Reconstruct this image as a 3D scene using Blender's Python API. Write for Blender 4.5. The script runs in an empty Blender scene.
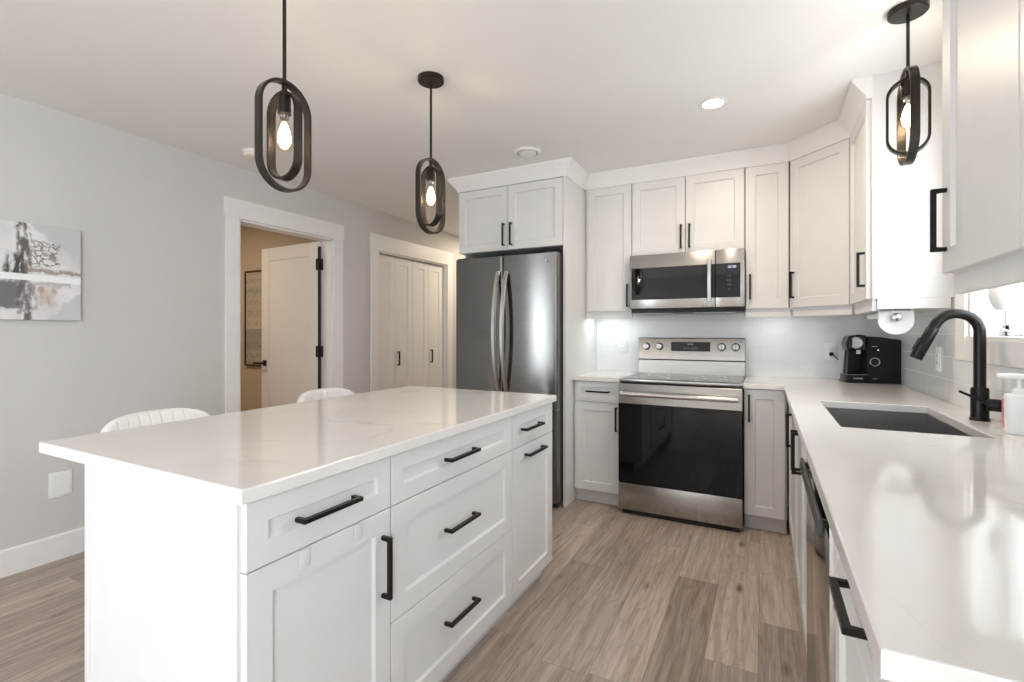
import bpy, bmesh, math, random
from mathutils import Matrix, Vector
C = bpy.context.scene.collection
S = bpy.context.scene
R = math.radians
PI = math.pi

# ------------------------------------------------------------------ camera
cam_d = bpy.data.cameras.new('camera')
cam = bpy.data.objects.new('camera', cam_d)
C.objects.link(cam)
cam_d.sensor_width = 36.0
cam_d.lens = 485.0 / 1024.0 * 36.0
cam_d.shift_y = -9.0 / 1024.0
cam_d.clip_start = 0.02
cam.location = (0, 0, 1.235)
cam.rotation_euler = (R(90), 0, R(27.456))
S.camera = cam
# ------------------------------------------------------------------ world, exposure
S.view_settings.view_transform = 'Standard'
S.view_settings.look = 'None'
S.view_settings.gamma = 1.0
S.view_settings.use_curve_mapping = False
S.view_settings.exposure = 1.04
W = bpy.data.worlds.new('world')
S.world = W
W.use_nodes = True
bg = W.node_tree.nodes['Background']
bg.inputs[0].default_value = (0.93, 0.97, 1.0, 1)
bg.inputs[1].default_value = 2.2
S.cycles.max_bounces = 10
S.cycles.diffuse_bounces = 6
S.cycles.glossy_bounces = 5
S.cycles.transmission_bounces = 6
S.cycles.transparent_max_bounces = 8
S.cycles.sample_clamp_indirect = 6.0
S.cycles.caustics_reflective = False
S.cycles.caustics_refractive = False


def area(name, loc, rot, sx, sy, power, col=(1, 1, 1), parent=None, spread=180):
    d = bpy.data.lights.new(name, 'AREA')
    d.shape = 'RECTANGLE'
    d.size, d.size_y = sx, sy
    d.energy = power
    d.color = col
    d.spread = R(spread)
    o = bpy.data.objects.new(name, d)
    C.objects.link(o)
    o.location = loc
    o.rotation_euler = rot
    return o


def point(name, loc, power, col, rad=0.02):
    d = bpy.data.lights.new(name, 'POINT')
    d.energy = power
    d.color = col
    d.shadow_soft_size = rad
    o = bpy.data.objects.new(name, d)
    C.objects.link(o)
    o.location = loc
    return o


DAY = (0.88, 0.945, 1.0)
XLW, XRW = -3.41, 0.755
# daylight lamps: two windows invented behind the camera for light, and the sink window
area('daylight_added_side_window', (XRW + .20, -1.95, 1.35), (0, R(90), 0), 1.5, 2.1, 50, DAY)
area('daylight_added_left_window', (XLW - .17, -2.875, 1.20), (0, R(-90), 0), 1.8, 1.85, 56, DAY)
area('daylight_sink_window', (0.935, 2.20, 1.62), (0, R(90), 0), 0.90, 0.92, 5.5, DAY)


# ------------------------------------------------------------------ node helpers
class V:
    """wraps a value socket so that arithmetic builds math nodes"""
    def __init__(s, nt, sock):
        s.nt, s.k = nt, sock

    def _m(s, op, *a):
        n = s.nt.nodes.new('ShaderNodeMath')
        n.operation = op
        for i, v in enumerate((s,) + a):
            if isinstance(v, V):
                s.nt.links.new(v.k, n.inputs[i])
            else:
                n.inputs[i].default_value = v
        return V(s.nt, n.outputs[0])

    def __add__(s, o): return s._m('ADD', o)
    def __sub__(s, o): return s._m('SUBTRACT', o)
    def __mul__(s, o): return s._m('MULTIPLY', o)
    def __truediv__(s, o): return s._m('DIVIDE', o)
    def inv(s): return s._m('MULTIPLY', -1.0)._m('ADD', 1.0)
    def floor(s): return s._m('FLOOR')
    def fract(s): return s._m('FRACT')
    def abs(s): return s._m('ABSOLUTE')
    def gt(s, o): return s._m('GREATER_THAN', o)
    def lt(s, o): return s._m('LESS_THAN', o)
    def mx(s, o): return s._m('MAXIMUM', o)
    def mn(s, o): return s._m('MINIMUM', o)

    def ss(s, a, b):
        n = s.nt.nodes.new('ShaderNodeMapRange')
        n.interpolation_type = 'SMOOTHSTEP'
        s.nt.links.new(s.k, n.inputs[0])
        n.inputs[1].default_value = a
        n.inputs[2].default_value = b
        return V(s.nt, n.outputs[0])


class Mat:
    def __init__(s, name, col=(0.8, 0.8, 0.8), rough=0.5, metal=0.0, **kw):
        s.m = bpy.data.materials.new(name)
        s.m.use_nodes = True
        s.nt = s.m.node_tree
        s.b = s.nt.nodes['Principled BSDF']
        s.b.inputs['Base Color'].default_value = (*col, 1)
        s.b.inputs['Roughness'].default_value = rough
        s.b.inputs['Metallic'].default_value = metal
        for k, v in kw.items():
            s.b.inputs[k].default_value = v
        s._tc = None

    def coord(s):
        if not s._tc:
            s._tc = s.nt.nodes.new('ShaderNodeTexCoord')
        return s._tc.outputs['Object']

    def xyz(s):
        n = s.nt.nodes.new('ShaderNodeSeparateXYZ')
        s.nt.links.new(s.coord(), n.inputs[0])
        return [V(s.nt, o) for o in n.outputs]

    def comb(s, x, y, z):
        n = s.nt.nodes.new('ShaderNodeCombineXYZ')
        for i, v in enumerate((x, y, z)):
            if isinstance(v, V):
                s.nt.links.new(v.k, n.inputs[i])
            else:
                n.inputs[i].default_value = v
        return n.outputs[0]

    def noise(s, vec=None, scale=5, detail=3, rough=0.5, dist=0.0):
        n = s.nt.nodes.new('ShaderNodeTexNoise')
        s.nt.links.new(vec if vec is not None else s.coord(), n.inputs['Vector'])
        n.inputs['Scale'].default_value = scale
        n.inputs['Detail'].default_value = detail
        n.inputs['Roughness'].default_value = rough
        n.inputs['Distortion'].default_value = dist
        return V(s.nt, n.outputs[0])

    def white(s, vec):
        n = s.nt.nodes.new('ShaderNodeTexWhiteNoise')
        n.noise_dimensions = '3D'
        s.nt.links.new(vec, n.inputs['Vector'])
        return V(s.nt, n.outputs['Value'])

    def voronoi(s, vec, scale, feature='F1'):
        n = s.nt.nodes.new('ShaderNodeTexVoronoi')
        n.feature = feature
        s.nt.links.new(vec, n.inputs['Vector'])
        n.inputs['Scale'].default_value = scale
        return V(s.nt, n.outputs['Distance'])

    def ramp(s, v, stops):
        n = s.nt.nodes.new('ShaderNodeValToRGB')
        e = n.color_ramp.elements
        while len(e) < len(stops):
            e.new(0.5)
        for q, (p, c) in zip(e, stops):
            q.position = p
            q.color = (*c, 1)
        s.nt.links.new(v.k, n.inputs[0])
        return n.outputs[0]

    def mix(s, f, a, b, mode='MIX'):
        n = s.nt.nodes.new('ShaderNodeMix')
        n.data_type = 'RGBA'
        n.blend_type = mode
        for i, v in ((0, f), (6, a), (7, b)):
            if isinstance(v, V):
                s.nt.links.new(v.k, n.inputs[i])
            elif isinstance(v, (tuple, list)):
                n.inputs[i].default_value = (*v, 1)
            elif isinstance(v, (int, float)):
                n.inputs[i].default_value = v
            else:
                s.nt.links.new(v, n.inputs[i])
        return n.outputs[2]

    def base(s, c):
        s.nt.links.new(c, s.b.inputs['Base Color'])
        return s

    def rough(s, v):
        s.nt.links.new(v.k, s.b.inputs['Roughness'])
        return s

    def bump(s, v, strength=0.2, dist=0.002):
        n = s.nt.nodes.new('ShaderNodeBump')
        n.inputs['Strength'].default_value = strength
        n.inputs['Distance'].default_value = dist
        s.nt.links.new(v.k, n.inputs['Height'])
        s.nt.links.new(n.outputs[0], s.b.inputs['Normal'])
        return s


def plain(name, col, rough=0.5, metal=0.0, var=0.03, scale=9, **kw):
    """a painted or moulded surface with a faint procedural mottling"""
    m = Mat(name, col, rough, metal, **kw)
    n = m.noise(scale=scale, detail=2)
    m.base(m.ramp(n, [(0.3, tuple(c * (1 - var) for c in col)), (0.7, tuple(min(1, c * (1 + var)) for c in col))]))
    return m.m


M = {}
M['cab'] = plain('white_cabinet_paint', (0.70, 0.695, 0.688), 0.38, var=0.012)
M['carcass'] = plain('white_cabinet_board', (0.695, 0.69, 0.683), 0.42, var=0.012)
M['trim'] = plain('white_trim_paint', (0.81, 0.80, 0.79), 0.40, var=0.012)
M['door'] = plain('white_door_paint', (0.78, 0.77, 0.755), 0.42, var=0.012)
M['ceil'] = plain('ceiling_paint', (0.85, 0.838, 0.82), 0.9, var=0.01, scale=3)
M['black'] = plain('black_metal', (0.006, 0.0055, 0.005), 0.34, 0.0, var=0.15, **{'Specular IOR Level': 0.3})
M['bronze'] = plain('dark_bronze', (0.030, 0.024, 0.019), 0.33, 0.6, var=0.12)
M['plastic'] = plain('white_plastic', (0.82, 0.82, 0.82), 0.35, var=0.01)
M['clip'] = plain('pale_grey_plastic', (0.66, 0.66, 0.68), 0.35, var=0.01)
M['bplastic'] = plain('black_plastic', (0.006, 0.006, 0.0065), 0.30, var=0.1, **{'Specular IOR Level': 0.3})
M['bgloss'] = plain('black_gloss', (0.006, 0.006, 0.007), 0.12, var=0.1)
M['chrome'] = plain('chrome', (0.50, 0.50, 0.51), 0.16, 1.0, var=0.01)
M['satin'] = plain('satin_silver', (0.30, 0.30, 0.31), 0.40, 1.0, var=0.05)
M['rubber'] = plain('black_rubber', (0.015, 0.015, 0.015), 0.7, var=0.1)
M['cream'] = plain('cream_plastic', (0.78, 0.73, 0.62), 0.45, var=0.01)
M['tan'] = plain('tan_wall_paint', (0.50, 0.42, 0.33), 0.85, var=0.015, scale=4)
M['pink'] = plain('pink_label', (0.72, 0.25, 0.27), 0.5, var=0.2, scale=60)
M['vinyl'] = plain('white_vinyl', (0.82, 0.83, 0.84), 0.35, var=0.01)
M['toe'] = plain('toe_kick_board', (0.62, 0.60, 0.575), 0.5, var=0.02)
M['walnut'] = plain('dark_stained_wood', (0.05, 0.032, 0.022), 0.4, var=0.3, scale=14)
M['slate'] = plain('dark_grey_enamel', (0.055, 0.055, 0.057), 0.45, var=0.05)

m = Mat('grey_wall_paint', (0.5, 0.5, 0.5), 0.82)
n = m.noise(scale=220, detail=2)
m.base(m.ramp(m.noise(scale=2.5, detail=2), [(0.3, (0.60, 0.587, 0.570)), (0.7, (0.615, 0.602, 0.585))])).bump(n, 0.06, 0.001)
M['wall'] = m.m

# plank floor: staggered boards running along the room (object y)
m = Mat('vinyl_plank_floor', (0.3, 0.25, 0.2), 0.34)
x, y, z = m.xyz()
PW, PL = 0.182, 1.22
row = ((x + 10.03) / PW)
rid = row.floor()
off = m.white(m.comb(rid, 3.7, 1.1)) * PL
col = (y + 20.0 + off) / PL
cid = col.floor()
pid = m.white(m.comb(rid, cid, 2.3))
pid2 = m.white(m.comb(rid, cid, 8.9))
grain = m.noise(m.comb(x * 34.0, y * 2.2 + pid * 40.0, pid * 9.0), 1.0, 5, 0.62, 0.6)
fine = m.noise(m.comb(x * 150.0, y * 5.0 + pid2 * 30.0, 0.0), 1.0, 3, 0.6)
cath = m.noise(m.comb(x * 7.0 + pid * 20.0, y * 1.1 + pid2 * 20.0, 0.0), 1.0, 2, 0.5, 0.3)
rings = ((cath * 16.0).fract() - 0.5).abs() * 2.0
c0 = m.ramp(pid, [(0.0, (0.345, 0.276, 0.232)), (0.35, (0.46, 0.375, 0.318)), (0.65, (0.53, 0.435, 0.370)), (1.0, (0.60, 0.500, 0.430))])
c1 = m.mix(grain.ss(0.32, 0.72), (0.62, 0.60, 0.58), (1.16, 1.15, 1.14))
c2 = m.mix(1.0, c0, c1, 'MULTIPLY')
c3 = m.mix(fine.ss(0.35, 0.65) * 0.30, c2, (0.64, 0.535, 0.46))
c3 = m.mix(rings.ss(0.0, 0.35).inv() * 0.20, c3, (0.19, 0.145, 0.12))
kv = m.voronoi(m.comb(x * 4.4 + grain * 0.12, y * 1.5 + pid * 7.0, pid2 * 5.0), 1.7)
knot = kv.ss(0.0, 0.19).inv()
c4 = m.mix(knot * 0.8, c3, (0.09, 0.066, 0.054))
fx, fy = (row.fract() - 0.5).abs(), (col.fract() - 0.5).abs()
gap = fx.gt(0.4945).mx(fy.gt(0.4992))
c5 = m.mix(gap * 0.55, c4, (0.10, 0.08, 0.065))
m.base(c5)
m.rough(grain * 0.10 + 0.30)
m.bump(grain * 0.3 - gap, 0.10, 0.001)
M['floor'] = m.m


def tile_mat(name, ax):
    m = Mat(name, (0.7, 0.72, 0.73), 0.10)
    c = m.xyz()
    u, w = c[ax], c[2]
    r = (w - 0.915) / 0.1035
    ri = r.floor()
    a = (u + 10.0) / 0.307 + ri * 0.5
    ai = a.floor()
    tid = m.white(m.comb(ri, ai, 4.0))
    fu, fr = (a.fract() - 0.5).abs(), (r.fract() - 0.5).abs()
    g = fu.gt(0.4935).mx(fr.gt(0.481))
    col = m.ramp(tid, [(0.0, (0.75, 0.765, 0.775)), (1.0, (0.78, 0.793, 0.80))])
    m.base(m.mix(g, col, (0.70, 0.705, 0.71)))
    edge = fu.ss(0.480, 0.4945).mx(fr.ss(0.45, 0.483))
    m.bump(edge * -1.0 + tid * 0.25, 0.22, 0.0012)
    m.rough(g * 0.5 + 0.10)
    return m.m


M['tile_x'] = tile_mat('glazed_tile_back', 0)
M['tile_y'] = tile_mat('glazed_tile_side', 1)

# white quartz with thin grey veins
m = Mat('white_quartz', (0.8, 0.8, 0.8), 0.075)
warp = m.noise(scale=2.2, detail=4)
x, y, z = m.xyz()
vn = m.noise(m.comb(x + warp * 0.8, y + warp * 0.8, z), 1.7, 3, 0.5, 0.4)
vein = ((vn - 0.5).abs()).ss(0.0, 0.012).inv()
patch = m.noise(scale=1.9, detail=2).ss(0.46, 0.62)
cl = m.noise(scale=5, detail=4)
qc = m.ramp(cl, [(0.3, (0.735, 0.715, 0.69)), (0.7, (0.77, 0.752, 0.73))])
m.base(m.mix(vein * patch * 0.30, qc, (0.45, 0.44, 0.43)))
M['quartz'] = m.m


def steel(name, col, rough, axis='Z', an=0.7, stretch=(3, 3, 160)):
    m = Mat(name, col, rough, 1.0, Anisotropic=an)
    m.nt.links.new(m.comb(0.0, 0.0, 1.0), m.b.inputs['Tangent'])   # brushed sideways: highlights run up and down
    x, y, z = m.xyz()
    n = m.noise(m.comb(x * stretch[0], y * stretch[1], z * stretch[2]), 1.0, 3)
    m.base(m.ramp(n, [(0.3, tuple(c * 0.93 for c in col)), (0.7, tuple(min(1, c * 1.05) for c in col))]))
    m.rough(n * 0.08 + (rough - 0.04))
    return m.m


M['steel'] = steel('brushed_stainless', (0.46, 0.447, 0.43), 0.24, an=0.45)
M['dsteel'] = steel('dishwasher_stainless', (0.50, 0.49, 0.475), 0.12, an=0.3)
M['fsteel'] = steel('fridge_stainless', (0.20, 0.196, 0.19), 0.20, an=0.85)
M['hsteel'] = steel('handle_stainless', (0.62, 0.61, 0.60), 0.24, an=0.3)
M['sink'] = steel('sink_steel', (0.42, 0.415, 0.41), 0.30, an=0.3)

m = Mat('black_glass', (0.004, 0.004, 0.005), 0.03, **{'Specular IOR Level': 0.38})
m.base(m.ramp(m.noise(scale=3), [(0.3, (0.004, 0.004, 0.005)), (0.7, (0.006, 0.006, 0.007))]))
M['bglass'] = m.m
m = Mat('cooktop_glass', (0.02, 0.02, 0.02), 0.05)
x, y, z = m.xyz()
m.base(m.ramp(m.noise(scale=260, detail=1), [(0.55, (0.010, 0.010, 0.010)), (0.75, (0.05, 0.05, 0.05))]))
M['cooktop'] = m.m


def thin_glass(name, tint=(1, 1, 1), ior=1.45):
    m = bpy.data.materials.new(name)
    m.use_nodes = True
    nt = m.node_tree
    nt.nodes.clear()
    o = nt.nodes.new('ShaderNodeOutputMaterial')
    mx = nt.nodes.new('ShaderNodeMixShader')
    t = nt.nodes.new('ShaderNodeBsdfTransparent')
    g = nt.nodes.new('ShaderNodeBsdfGlossy')
    f = nt.nodes.new('ShaderNodeFresnel')
    f.inputs[0].default_value = ior
    t.inputs[0].default_value = (*tint, 1)
    g.inputs['Roughness'].default_value = 0.02
    gm = nt.nodes.new('ShaderNodeNewGeometry')
    iv = nt.nodes.new('ShaderNodeMath')
    iv.operation = 'SUBTRACT'
    iv.inputs[0].default_value = 1.0
    nt.links.new(gm.outputs['Backfacing'], iv.inputs[1])
    ml = nt.nodes.new('ShaderNodeMath')
    ml.operation = 'MULTIPLY'
    nt.links.new(f.outputs[0], ml.inputs[0])
    nt.links.new(iv.outputs[0], ml.inputs[1])
    nt.links.new(ml.outputs[0], mx.inputs[0])
    nt.links.new(t.outputs[0], mx.inputs[1])
    nt.links.new(g.outputs[0], mx.inputs[2])
    nt.links.new(mx.outputs[0], o.inputs[0])
    return m


M['glass'] = thin_glass('clear_glass', (0.98, 0.99, 1.0))
M['bulbglass'] = thin_glass('bulb_glass', (1.0, 0.96, 0.88), 1.12)


def emit(name, col, st):
    m = bpy.data.materials.new(name)
    m.use_nodes = True
    nt = m.node_tree
    nt.nodes.clear()
    o = nt.nodes.new('ShaderNodeOutputMaterial')
    e = nt.nodes.new('ShaderNodeEmission')
    e.inputs[0].default_value = (*col, 1)
    e.inputs[1].default_value = st
    nt.links.new(e.outputs[0], o.inputs[0])
    return m


M['filament'] = emit('glowing_filament', (1.0, 0.80, 0.54), 7)
M['downlight'] = emit('glowing_downlight', (1.0, 0.93, 0.82), 9)
M['led'] = emit('glowing_led_strip', (0.92, 0.97, 1.0), 4)
M['digit'] = emit('glowing_digits', (0.85, 0.87, 1.0), 0.75)
M['digit2'] = emit('glowing_dim_digits', (0.8, 0.82, 0.9), 0.22)

# white quilted fabric
m = Mat('white_quilted_fabric', (0.8, 0.79, 0.76), 0.85)
x, y, z = m.xyz()
q = ((y * 24.0).fract() - 0.5).abs() * 2.0
m.base(m.ramp(m.noise(scale=260, detail=2), [(0.3, (0.77, 0.76, 0.735)), (0.7, (0.84, 0.83, 0.81))]))
m.bump(q.ss(0.0, 0.35) + m.noise(scale=320, detail=1) * 0.25, 0.5, 0.004)
M['fabric'] = m.m

# abstract canvas (object coords: y along the wall, z up)
m = Mat('abstract_canvas', (0.8, 0.8, 0.8), 0.7)
x, y, z = m.xyz()
jy = y + (m.noise(scale=16, detail=6, rough=0.62) - 0.5) * 0.075
jz = z + 0.015 + (m.noise(scale=19, detail=6, rough=0.62) - 0.5) * 0.075


def boxmask(u, w, u0, u1, w0, w1, s=0.008):
    return u.ss(u0 - s, u0 + s) * u.ss(u1 - s, u1 + s).inv() * w.ss(w0 - s, w0 + s) * w.ss(w1 - s, w1 + s).inv()


cl = m.ramp(m.noise(scale=5, detail=4), [(0.3, (0.62, 0.61, 0.61)), (0.7, (0.80, 0.79, 0.79))])
tri1 = ((jz - 1.70) + (jy - 1.20) * 0.9).ss(-0.01, 0.02)
cl = m.mix(tri1, cl, (0.56, 0.56, 0.565))
tri2 = ((jy - 1.19) * 1.0 - (jz - 1.37) * 0.9).ss(-0.01, 0.02) * jz.lt(1.45)
cl = m.mix(tri2, cl, (0.57, 0.57, 0.575))
sq = m.voronoi(m.comb(jy * 1.0, jz * 1.4, 0.0), 34, 'DISTANCE_TO_EDGE').ss(0.03, 0.16).inv()
cl = m.mix(sq * boxmask(jy, jz, 1.075, 1.195, 1.595, 1.725) * 0.85, cl, (0.17, 0.145, 0.12))
st = m.noise(m.comb(y * 45.0, z * 14.0, 0.0), 1.0, 5).ss(0.36, 0.56)
cl = m.mix(st * boxmask(jy, jz, 1.032, 1.078, 1.30, 1.83) * 0.95, cl, (0.10, 0.088, 0.08))
cl = m.mix(boxmask(jy, jz, 0.60, 1.04, 1.37, 1.515, 0.012) * 0.9, cl, (0.115, 0.11, 0.11))
cl = m.mix(st * boxmask(jy, jz, 0.985, 1.06, 1.53, 1.65, 0.015), cl, (0.06, 0.055, 0.05))
cl = m.mix(boxmask(jy, jz, 1.03, 1.25, 1.497, 1.513, 0.012) * 0.55, cl, (0.20, 0.19, 0.18))
cl = m.mix(st * boxmask(jy, jz, 1.05, 1.10, 1.37, 1.50, 0.012) * 0.8, cl, (0.18, 0.17, 0.17))
cl = m.mix(boxmask(jy, jz, 1.110, 1.185, 1.39, 1.490, 0.014) * (st.inv() * 0.6 + 0.4) * 0.85, cl, (0.40, 0.29, 0.19))
cl = m.mix(boxmask(y, jz, 1.06, 1.40, 1.562, 1.584, 0.006) * 0.75, cl, (0.24, 0.19, 0.15))
bz = z + 0.014 + (y - 0.98) * 0.02
cl = m.mix(boxmask(y, bz, 0.50, 1.40, 1.518, 1.551, 0.003), cl, (0.86, 0.86, 0.86))
m.base(cl)
M['canvas'] = m.m

# plank sign with rows of dark lettering marks
m = Mat('plank_sign', (0.6, 0.55, 0.5), 0.7)
x, y, z = m.xyz()
band = m.white(m.comb((z * 9.0).floor(), 1.0, 2.0))
cl = m.ramp(band, [(0.0, (0.20, 0.19, 0.19)), (0.35, (0.44, 0.39, 0.33)), (0.6, (0.34, 0.31, 0.29)), (1.0, (0.52, 0.46, 0.38))])
wr = m.noise(m.comb(x * 60.0, 0.0, z * 26.0), 1.0, 2).gt(0.56) * ((z * 9.0).fract() - 0.5).abs().lt(0.22)
m.base(m.mix(wr * 0.55, cl, (0.10, 0.09, 0.085)))
M['sign'] = m.m


# ------------------------------------------------------------------ mesh helpers
class MB:
    def __init__(s):
        s.bm = bmesh.new()

    def _xf(s, vs, mat):
        if mat is not None:
            bmesh.ops.transform(s.bm, matrix=mat, verts=vs)

    def box(s, x0, x1, y0, y1, z0, z1, bev=0.0, seg=2, mat=None):
        r = bmesh.ops.create_cube(s.bm, size=1)
        vs = r['verts']
        for v in vs:
            v.co = Vector((x0 + (v.co.x + .5) * (x1 - x0), y0 + (v.co.y + .5) * (y1 - y0), z0 + (v.co.z + .5) * (z1 - z0)))
        if bev > 0:
            es = list({e for v in vs for e in v.link_edges})
            r = bmesh.ops.bevel(s.bm, geom=es, offset=bev, segments=seg, profile=0.5, affect='EDGES')
            vs = list({v for f in r['faces'] for v in f.verts} | {v for v in vs if v.is_valid})
        s._xf(vs, mat)
        return s

    def lathe(s, prof, c=(0, 0, 0), seg=32, mat=None, axis='Z', cap=True):
        rings = []
        for r, h in prof:
            ring = []
            for i in range(seg):
                a = 2 * PI * i / seg
                p = (r * math.cos(a), r * math.sin(a), h)
                if axis == 'X':
                    p = (p[2], p[0], p[1])
                elif axis == 'Y':
                    p = (p[1], p[2], p[0])
                ring.append(s.bm.verts.new(Vector(p) + Vector(c)))
            rings.append(ring)
        for a, b in zip(rings, rings[1:]):
            for i in range(seg):
                j = (i + 1) % seg
                s.bm.faces.new((a[i], a[j], b[j], b[i]))
        if cap:
            s.bm.faces.new(rings[0][::-1])
            s.bm.faces.new(rings[-1])
        s._xf([v for r in rings for v in r], mat)
        return s

    def cyl(s, c, r, h, axis='Z', seg=28, r2=None, bev=0.0, mat=None):
        r2 = r if r2 is None else r2
        if bev:
            prof = [(r - bev, 0), (r, bev), (r2, h - bev), (r2 - bev, h)]
        else:
            prof = [(r, 0), (r2, h)]
        return s.lathe(prof, c, seg, mat, axis)

    def tube(s, pts, rad, seg=14, closed=False, mat=None):
        pts = [Vector(p) for p in pts]
        n = len(pts)
        rad = rad if isinstance(rad, (list, tuple)) else [rad] * n
        t0 = (pts[1] - pts[0]).normalized()
        up = Vector((0, 0, 1)) if abs(t0.z) < 0.9 else Vector((1, 0, 0))
        nrm = t0.cross(up).normalized()
        rings = []
        for i, p in enumerate(pts):
            t = (pts[min(i + 1, n - 1)] - pts[max(i - 1, 0)]).normalized()
            nrm = (nrm - t * nrm.dot(t)).normalized()
            b = t.cross(nrm)
            rings.append([s.bm.verts.new(p + rad[i] * (math.cos(2 * PI * k / seg) * nrm + math.sin(2 * PI * k / seg) * b)) for k in range(seg)])
        for a, b in zip(rings, rings[1:]):
            for i in range(seg):
                j = (i + 1) % seg
                s.bm.faces.new((a[i], a[j], b[j], b[i]))
        s.bm.faces.new(rings[0][::-1])
        s.bm.faces.new(rings[-1])
        s._xf([v for r in rings for v in r], mat)
        return s

    def prism(s, poly, a, b, axis='Z', bev=0.0, mat=None):
        """extrude a 2-D outline between a and b along an axis (X: (y,z), Y: (x,z), Z: (x,y))"""
        def P(u, w, h):
            return {'X': (h, u, w), 'Y': (u, h, w), 'Z': (u, w, h)}[axis]
        lo = [s.bm.verts.new(P(u, w, a)) for u, w in poly]
        hi = [s.bm.verts.new(P(u, w, b)) for u, w in poly]
        fs = [s.bm.faces.new(lo), s.bm.faces.new(hi)]
        n = len(poly)
        for i in range(n):
            j = (i + 1) % n
            fs.append(s.bm.faces.new((lo[i], lo[j], hi[j], hi[i])))
        vs = lo + hi
        if bev:
            es = list({e for v in vs for e in v.link_edges})
            r = bmesh.ops.bevel(s.bm, geom=es, offset=bev, segments=1, profile=0.5, affect='EDGES')
            vs = list({v for f in r['faces'] for v in f.verts} | {v for v in vs if v.is_valid})
        s._xf(vs, mat)
        return s

    def ringband(s, outer, inner, a, b, mat=None):
        """closed band between two XZ outlines, from y=a to y=b"""
        L = [[s.bm.verts.new((u, h, w)) for u, w in o] for o in (outer, inner) for h in (a, b)]
        oa, ob, ia, ib = L
        n = len(outer)
        for i in range(n):
            j = (i + 1) % n
            for p, q in ((oa, ob), (ob, ib), (ib, ia), (ia, oa)):
                s.bm.faces.new((p[i], p[j], q[j], q[i]))
        s._xf([v for l in L for v in l], mat)
        return s

    def shaker(s, x0, x1, z0, z1, st=0.058, t=0.02, rec=0.010):
        rings = []
        for ins, y in ((0, t), (0, 0.0015), (0.0015, 0), (st, 0), (st + 0.005, rec)):
            rings.append([s.bm.verts.new(p) for p in ((x0 + ins, y, z0 + ins), (x1 - ins, y, z0 + ins), (x1 - ins, y, z1 - ins), (x0 + ins, y, z1 - ins))])
        for a, b in zip(rings, rings[1:]):
            for i in range(4):
                j = (i + 1) % 4
                s.bm.faces.new((a[i], a[j], b[j], b[i]))
        s.bm.faces.new(rings[-1])
        s.bm.faces.new(rings[0][::-1])
        return s

    def superell(s, c, r, n1=0.5, n2=0.5, nu=28, nv=16, mat=None):
        def f(w, m): return math.copysign(abs(w) ** m, w)
        rows = []
        for i in range(1, nv):
            v = -PI / 2 + PI * i / nv
            rows.append([s.bm.verts.new((c[0] + r[0] * f(math.cos(v), n1) * f(math.cos(2 * PI * k / nu), n2),
                                         c[1] + r[1] * f(math.cos(v), n1) * f(math.sin(2 * PI * k / nu), n2),
                                         c[2] + r[2] * f(math.sin(v), n1))) for k in range(nu)])
        b = s.bm.verts.new((c[0], c[1], c[2] - r[2]))
        t = s.bm.verts.new((c[0], c[1], c[2] + r[2]))
        for a, d in zip(rows, rows[1:]):
            for k in range(nu):
                j = (k + 1) % nu
                s.bm.faces.new((a[k], a[j], d[j], d[k]))
        for k in range(nu):
            j = (k + 1) % nu
            s.bm.faces.new((b, rows[0][j], rows[0][k]))
            s.bm.faces.new((t, rows[-1][k], rows[-1][j]))
        s._xf([v for q in rows for v in q] + [b, t], mat)
        return s

    def build(s, name, mat, parent=None, origin=None, smooth=27):
        bmesh.ops.recalc_face_normals(s.bm, faces=s.bm.faces)
        me = bpy.data.meshes.new(name)
        if origin is not None:
            bmesh.ops.translate(s.bm, vec=-Vector(origin), verts=s.bm.verts)
        s.bm.to_mesh(me)
        s.bm.free()
        me.materials.append(M[mat] if isinstance(mat, str) else mat)
        if smooth:
            me.polygons.foreach_set('use_smooth', [True] * len(me.polygons))
            me.set_sharp_from_angle(angle=R(smooth))
        o = bpy.data.objects.new(name, me)
        C.objects.link(o)
        if parent is not None:
            o.parent = parent
        if origin is not None and parent is None:
            o.location = origin
        return o


def tag(o, label=None, cat=None, group=None, kind=None):
    for k, v in (('label', label), ('category', cat), ('group', group), ('kind', kind)):
        if v:
            o[k] = v
    return o


def thing(name, label, cat, loc=(0, 0, 0), rz=0, group=None):
    o = bpy.data.objects.new(name, None)
    o.empty_display_size = 0.05
    C.objects.link(o)
    o.location = loc
    o.rotation_euler = (0, 0, rz)
    return tag(o, label, cat, group)


def struct(name, mb, mat, parent=None):
    o = mb.build(name, mat, parent)
    if parent is None:
        o['kind'] = 'structure'
    return o


def copy_tree(o, parent=None):
    c = o.copy()
    C.objects.link(c)
    if parent is not None:
        c.parent = parent
    for ch in list(o.children):
        copy_tree(ch, c)
    return c


def lettering(name, text, size, mat, parent, loc, rot, ext=0.0003):
    cu = bpy.data.curves.new(name, 'FONT')
    cu.body = text
    cu.size = size
    cu.extrude = ext
    cu.align_x = 'CENTER'
    cu.align_y = 'CENTER'
    cu.materials.append(M[mat])
    tmp = bpy.data.objects.new(name, cu)
    C.objects.link(tmp)
    dg_ = bpy.context.evaluated_depsgraph_get()
    me = bpy.data.meshes.new_from_object(tmp.evaluated_get(dg_))
    bpy.data.objects.remove(tmp)
    bpy.data.curves.remove(cu)
    o = bpy.data.objects.new(name, me)
    C.objects.link(o)
    o.parent = parent
    o.location = loc
    o.rotation_euler = rot
    return o


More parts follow.
